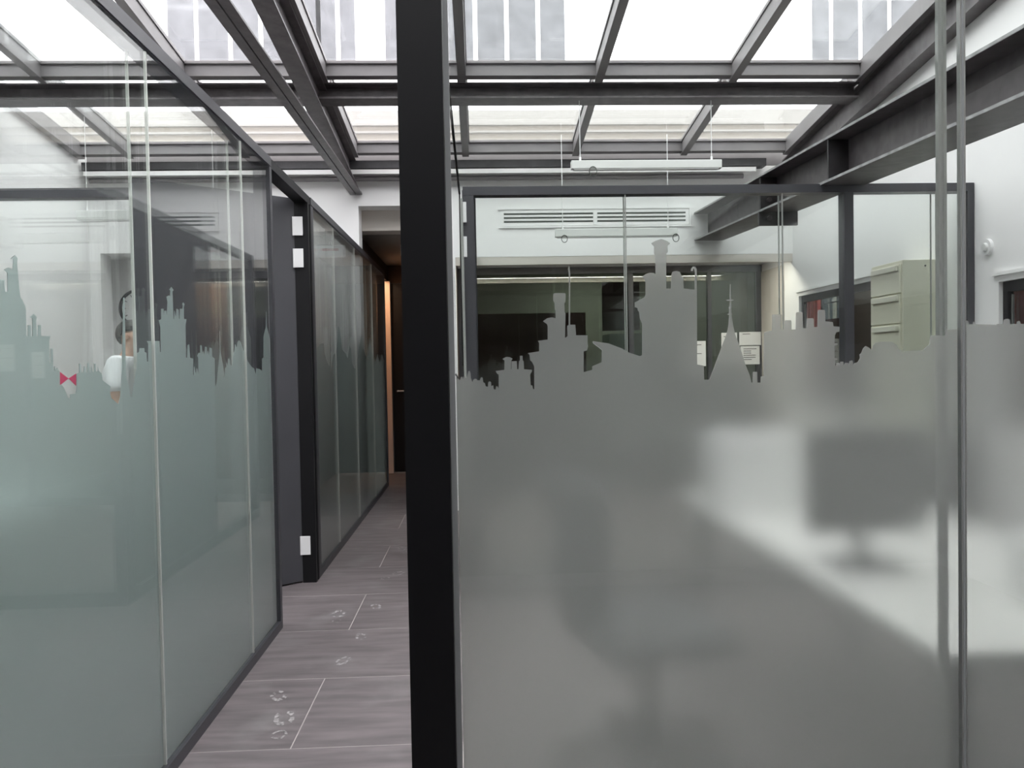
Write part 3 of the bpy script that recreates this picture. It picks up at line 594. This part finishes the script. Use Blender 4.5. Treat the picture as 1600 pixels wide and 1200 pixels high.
# ------------------------------------------------------------ cream drawer cabinet
cx0, cx1, cy0, cy1, ctop = 2.718, XR-.012, 4.836, 5.23, 1.99
cb = thing('drawer_cabinet', 'tall cream metal drawer cabinet standing against the right wall', 'cabinet', ((cx0+cx1)/2, (cy0+cy1)/2, 0))
put('body', box(cx0+.014, cx1, cy0, cy1, .002, ctop, bev=.004), K['cream'], cb)
n = 10; h = (ctop-.05)/n
for k in range(n):
    z0 = .03+k*h
    d = put('drawer', box(cx0, cx0+.0135, cy0+.015, cy1-.015, z0+.004, z0+h-.004, bev=.003), K['cream'], cb)
    put('handle', boxes((cx0-.018, cx0-.0005, cy0+.03, cy1-.05, z0+h-.048, z0+h-.012), bev=.004), K['creamd'], d)
bm = bmesh.new(); tube(bm, (2.88, cy0-.003, ctop-.04), (2.88, cy0, ctop-.04), .006, 10); put('lock', bm, K['slot'], cb)
# ------------------------------------------------------------ furniture behind the frosted glass
def desk(x0, x1, y0, y1, z, label, m=K['desk'], panel=None):
    t = thing('desk', label, 'desk', ((x0+x1)/2, (y0+y1)/2, 0))
    put('desktop', box(x0, x1, y0, y1, z-.03, z, bev=.003), m, t)
    for x in (x0+.04, x1-.09):
        for y in (y0+.05, y1-.10):
            put('leg', box(x, x+.05, y, y+.05, 0.002, z-.031), K['anth'], t)
    if panel: put('modesty_panel', box(*panel), K['deskg'], t)
    return t
desk(.93, 1.75, 1.50, 3.5, .76, 'white desk blurred behind the frosted front partition')
desk(1.80, 2.90, 1.6, 2.4, .74, 'second white desk beside the right wall behind the frosted partition')
mo = thing('monitor', 'dark computer monitor on the white desk, a blurred dark patch in the frosting', 'monitor', (1.2, 2.15, .76))
put('screen', box(.93, 1.27, 2.14, 2.17, .86, 1.16, bev=.004), K['screen'], mo)
put('stand', box(1.08, 1.12, 2.172, 2.19, .77, 1.0), K['anth'], mo); put('base', box(1.0, 1.2, 2.08, 2.24, .7605, .769), K['anth'], mo)
tag(put('paper_stack', boxes(*[(1.30+random.uniform(-.01, .01), 1.60, 1.62, 1.85, .7605+.02*k, .7795+.02*k) for k in range(8)]), K['paper']), 'stack of white paper on the near right of the desk behind frosting', 'paper')
pd = thing('document_box', 'pale document box on the far end of the desk behind frosting', 'box', (1.15, 3.1, .76))
put('body', box(.95, 1.35, 3.0, 3.25, .7605, 1.02, bev=.004), K['paper'], pd); put('lid', box(.94, 1.36, 2.99, 3.26, 1.0205, 1.05, bev=.003), K['paper'], pd)
def chair(x, y, rz, label):
    t = thing('office_chair', label, 'chair', (x, y, 0))
    M = Matrix.Translation((x, y, 0)) @ Matrix.Rotation(rz, 4, 'Z')
    def pt(n, bm, m): bm.transform(M); put(n, bm, m, t)
    pt('seat', box(-.24, .24, -.23, .23, .43, .50, bev=.02), K['dark']); pt('backrest', box(-.22, .22, .22, .27, .58, 1.0, bev=.02), K['dark'])
    bm = bmesh.new(); tube(bm, (0, .24, .46), (0, .29, .6), .018); pt('back_stem', bm, K['black'])
    bm = bmesh.new(); tube(bm, (0, 0, .1), (0, 0, .43), .025); pt('column', bm, K['black'])
    for k in range(5):
        a = 2*math.pi*k/5; bm = bmesh.new(); tube(bm, (0, 0, .1), (.27*math.cos(a), .27*math.sin(a), .06), .018, 8, .012); pt('leg', bm, K['black'])
        bm = bmesh.new(); tube(bm, (.27*math.cos(a)-.015, .27*math.sin(a), .027), (.27*math.cos(a)+.015, .27*math.sin(a), .027), .026, 12); pt('caster', bm, K['black'])
chair(.55, 2.55, math.pi/2+.25, 'dark swivel chair at the left side of the white desk, blurred by frosting')
chair(2.2, 3.1, .4, 'dark swivel chair near the right wall, blurred by frosting')
# left office
desk(-3.5, -2.1, 1.0, 4.3, .76, 'long desk in the left office with a green-grey side panel', panel=(-2.14, -2.105, 1.16, 4.15, .05, .728))
desk(-2.50, -1.95, 5.3, 6.25, .76, 'white table the person leans over behind the left partition')
# ------------------------------------------------------------ wall clock
ck = thing('wall_clock', 'round black-rimmed clock on the white wall of the left office', 'clock', (-3.27, 7.61, 1.80))
cc = Vector((-3.27, 7.615, 1.97))
bm = bmesh.new(); tube(bm, cc, cc-Vector((0, .03, 0)), .16, 36); put('face', bm, K['paper'], ck)
bm = bmesh.new(); rings = []
N = 36
for rr, yy in ((.16, 0), (.185, 0), (.185, -.045), (.16, -.045)):
    rings.append([bm.verts.new(cc+Vector((rr*math.cos(2*math.pi*i/N), yy, rr*math.sin(2*math.pi*i/N)))) for i in range(N)])
for a in range(4):
    for i in range(N): bm.faces.new((rings[a][i], rings[a][(i+1) % N], rings[(a+1) % 4][(i+1) % N], rings[(a+1) % 4][i]))
put('rim', bm, K['black'], ck)
bm = bmesh.new(); tube(bm, cc-Vector((0, .033, 0)), cc+Vector((.06, -.033, .05)), .005, 6); put('hour_hand', bm, K['black'], ck)
bm = bmesh.new(); tube(bm, cc-Vector((0, .036, 0)), cc+Vector((-.02, -.036, .12)), .004, 6); put('minute_hand', bm, K['black'], ck)
for i in range(12):
    a = math.pi*i/6; bm = bmesh.new(); tube(bm, cc+Vector((.125*math.cos(a), -.031, .125*math.sin(a))), cc+Vector((.148*math.cos(a), -.031, .148*math.sin(a))), .004, 6)
    put('hour_mark', bm, K['black'], ck)
# ------------------------------------------------------------ person leaning over the table
def skin(name, verts, edges, m, parent, root=0, sub=2):
    me = bpy.data.meshes.new(name); o0 = ORG[parent]
    me.from_pydata([tuple(Vector(v[0])-o0) for v in verts], edges, []); me.materials.append(m)
    o = bpy.data.objects.new(name, me); C.objects.link(o); o.parent = parent; ORG[o] = o0
    mo = o.modifiers.new('skin', 'SKIN'); mo.use_smooth_shade = True
    if not me.skin_vertices: me.attributes
    for i, v in enumerate(verts):
        sv = me.skin_vertices[0].data[i]; r = v[1]; sv.radius = (r, r) if not isinstance(r, tuple) else r; sv.use_root = (i == root)
    ss = o.modifiers.new('sub', 'SUBSURF'); ss.levels = sub; ss.render_levels = sub
    return o
PX, PY = -2.74, 5.8
pe = thing('person', 'person in a white t-shirt leaning forward over the table in the left office', 'person', (PX, PY, 0))
def ensure_skin(me):
    bm = bmesh.new(); bm.from_mesh(me); bm.verts.layers.skin.verify(); bm.to_mesh(me); bm.free()
def skin2(name, verts, edges, m, parent, root=0, sub=2):
    me = bpy.data.meshes.new(name); o0 = ORG[parent]
    bm = bmesh.new(); L = bm.verts.layers.skin.verify()
    vs = []
    for i, (co, r) in enumerate(verts):
        v = bm.verts.new(Vector(co)-o0); v[L].radius = r if isinstance(r, tuple) else (r, r); v[L].use_root = (i == root); vs.append(v)
    for a, b in edges: bm.edges.new((vs[a], vs[b]))
    bm.to_mesh(me); bm.free(); me.materials.append(m)
    o = bpy.data.objects.new(name, me); C.objects.link(o); o.parent = parent; ORG[o] = o0
    mo = o.modifiers.new('skin', 'SKIN'); mo.use_smooth_shade = True
    ss = o.modifiers.new('sub', 'SUBSURF'); ss.levels = sub; ss.render_levels = sub
    return o
V = []
def v_(x, y, z, r): V.append(((PX+x, PY+y, z), r)); return len(V)-1
E = []
pel = v_(0, 0, .93, (.15, .12)); wai = v_(.05, 0, 1.08, (.13, .11)); che = v_(.10, 0, 1.27, (.15, .12)); upc = v_(.15, 0, 1.41, (.12, .10)); nek = v_(.165, 0, 1.485, .055); hd = v_(.18, 0, 1.545, .07); hd2 = v_(.195, 0, 1.61, .092); hd3 = v_(.185, 0, 1.67, .075)
E += [(pel, wai), (wai, che), (che, upc), (upc, nek), (nek, hd), (hd, hd2), (hd2, hd3)]
hands = []
for s in (-1, 1):
    sh = v_(.15, s*.17, 1.41, .062); el_ = v_(.17, s*.23, 1.12, .042); wr = v_(.36, s*.19, .90, .028); pm = v_(.42, s*.17, .83, (.038, .022)); pe2 = v_(.47, s*.165, .80, (.036, .018))
    E += [(upc, sh), (sh, el_), (el_, wr), (wr, pm), (pm, pe2)]; hands.append((s, V[pe2][0], V[pm][0]))
    hp_ = v_(0, s*.10, .88, .095); kn = v_(.03, s*.11, .48, .062); an = v_(-.01, s*.12, .10, .042); to = v_(.15, s*.13, .045, (.042, .035))
    E += [(pel, hp_), (hp_, kn), (kn, an), (an, to)]
body = skin2('body', V, E, K['skin'], pe)
for s, t_, p_ in hands:
    for k in range(4):
        y = t_[1]-.024+.016*k; L = (.065, .075, .07, .055)[k]
        skin2('finger', [((t_[0]-.02, y, t_[2]), .0085), ((t_[0]+L*.45, y, t_[2]-.006), .008), ((t_[0]+L, y, t_[2]-.022), .0065)], [(0, 1), (1, 2)], K['skin'], body, sub=1)
    skin2('thumb', [((p_[0]+.01, p_[1]-s*.02, p_[2]), .010), ((p_[0]+.045, p_[1]-s*.045, p_[2]-.015), .009), ((p_[0]+.07, p_[1]-s*.045, p_[2]-.03), .0075)], [(0, 1), (1, 2)], K['skin'], body, sub=1)
tv = []
def t2(x, y, z, r): tv.append(((PX+x, PY+y, z), r)); return len(tv)-1
a0 = t2(.0, 0, .90, (.172, .14)); a1 = t2(.05, 0, 1.08, (.155, .13)); a2 = t2(.10, 0, 1.27, (.172, .14)); a3 = t2(.155, 0, 1.42, (.125, .105)); a4 = t2(.165, 0, 1.475, (.072, .072)); te = [(a0, a1), (a1, a2), (a2, a3), (a3, a4)]
for s in (-1, 1):
    b0 = t2(.15, s*.17, 1.41, .085); b1 = t2(.165, s*.225, 1.20, .075); te += [(a3, b0), (b0, b1)]
skin2('tshirt', tv, te, K['shirt'], pe, root=0)
tv = []; te = []
c0 = t2(0, 0, .88, (.165, .135))
for s in (-1, 1):
    c1 = t2(0, s*.10, .82, .048); c2 = t2(.03, s*.11, .48, .078); c3 = t2(-.01, s*.12, .12, .06); te += [(c0, c1), (c1, c2), (c2, c3)]
skin2('trousers', tv, te, K['trous'], pe, root=0)
HC = Vector((PX+.185, PY, 1.62))
def ell(c, r, n=18, m_=12, cut=None):
    bm = bmesh.new(); bmesh.ops.create_uvsphere(bm, u_segments=n, v_segments=m_, radius=1)
    for v in bm.verts: v.co = Vector((c[0]+v.co.x*r[0], c[1]+v.co.y*r[1], c[2]+v.co.z*r[2]))
    if cut: 
        dl = [v for v in bm.verts if cut(v.co)]; bmesh.ops.delete(bm, geom=dl, context='VERTS')
    return bm
put('hair', ell(HC+Vector((-.012, 0, .02)), (.105, .088, .105), cut=lambda c: (c.x-HC.x)*.9-(c.z-HC.z)*1.0 > -.01), K['hair'], pe, smooth=True)
put('nose', ell(HC+Vector((.098, 0, -.02)), (.018, .011, .016), 10, 8), K['skin'], pe, smooth=True)
for s in (-1, 1):
    put('eye', ell(HC+Vector((.083, s*.032, .008)), (.008, .011, .007), 10, 8), K['hair'], pe, smooth=True)
    put('ear', ell(HC+Vector((-.005, s*.088, -.005)), (.017, .008, .028), 10, 8), K['skin'], pe, smooth=True)
    bm = bmesh.new(); bx(bm, PX-.07, PX+.19, PY+s*.125-.048, PY+s*.125+.048, .002, .07, bev=.02); put('shoe', bm, K['black'], pe)
put('mouth', ell(HC+Vector((.083, 0, -.055)), (.01, .024, .006), 10, 8), K['red'], pe, smooth=True)
# ------------------------------------------------------------ outside
def facade_window(par, u0, u1, z0, z1, Y, cols, rowsz):
    x0 = onY(u0, 100, Y).x; x1 = onY(u1, 100, Y).x
    f = put('window', box(x0-.06, x1+.06, Y-.069, Y-.051, z0-.06, z1+.06), K['facade'], par)
    put('sill', box(x0-.06, x1+.06, Y-.12, Y-.0695, z0-.06, z0), K['facade'], f)
    edges = [x0+(x1-x0)*c for c in cols]; zs = [z0]+rowsz+[z1]
    for a, b in zip(edges[:-1], edges[1:]):
        for c, d in zip(zs[:-1], zs[1:]):
            put('pane', box(a+.06, b-.06, Y-.10, Y-.07, c+.05, d-.05), K['fwin'], f)
bd = thing('building', 'white building with large grey windows seen through the skylight', 'building', (0, 20, 0))
put('wall', box(-16, 18, 19.95, 24, 0, 15.5), K['facade'], bd)
for a in ((262, 500, (0, .2, .42, .62, .83, 1)), (500, 560, (0, .5, 1)), (600, 660, (0, .5, 1)), (698, 886, (0, .24, .50, .76, 1)), (1264, 1480, (0, .15, .36, .57, .78, 1))):
    facade_window(bd, a[0], a[1], 8.9, 14.0, 20, a[2], [10.78])
nb = thing('parapet_wall', 'cream banded parapet wall outside, behind the lower skylight panes', 'wall', (0, 11.5, 3.5))
pz = lambda v: onY(900, v, 11.5).z
put('wall', box(-9, 10, 11.5, 11.8, 0, pz(196)), K['par'], nb)
put('band', box(-9, 10, 11.46, 11.8, pz(196)+.001, pz(173)), K['par2'], nb)
put('ledge', box(-9, 10, 11.44, 11.499, pz(208), pz(205)), K['par2'], nb)
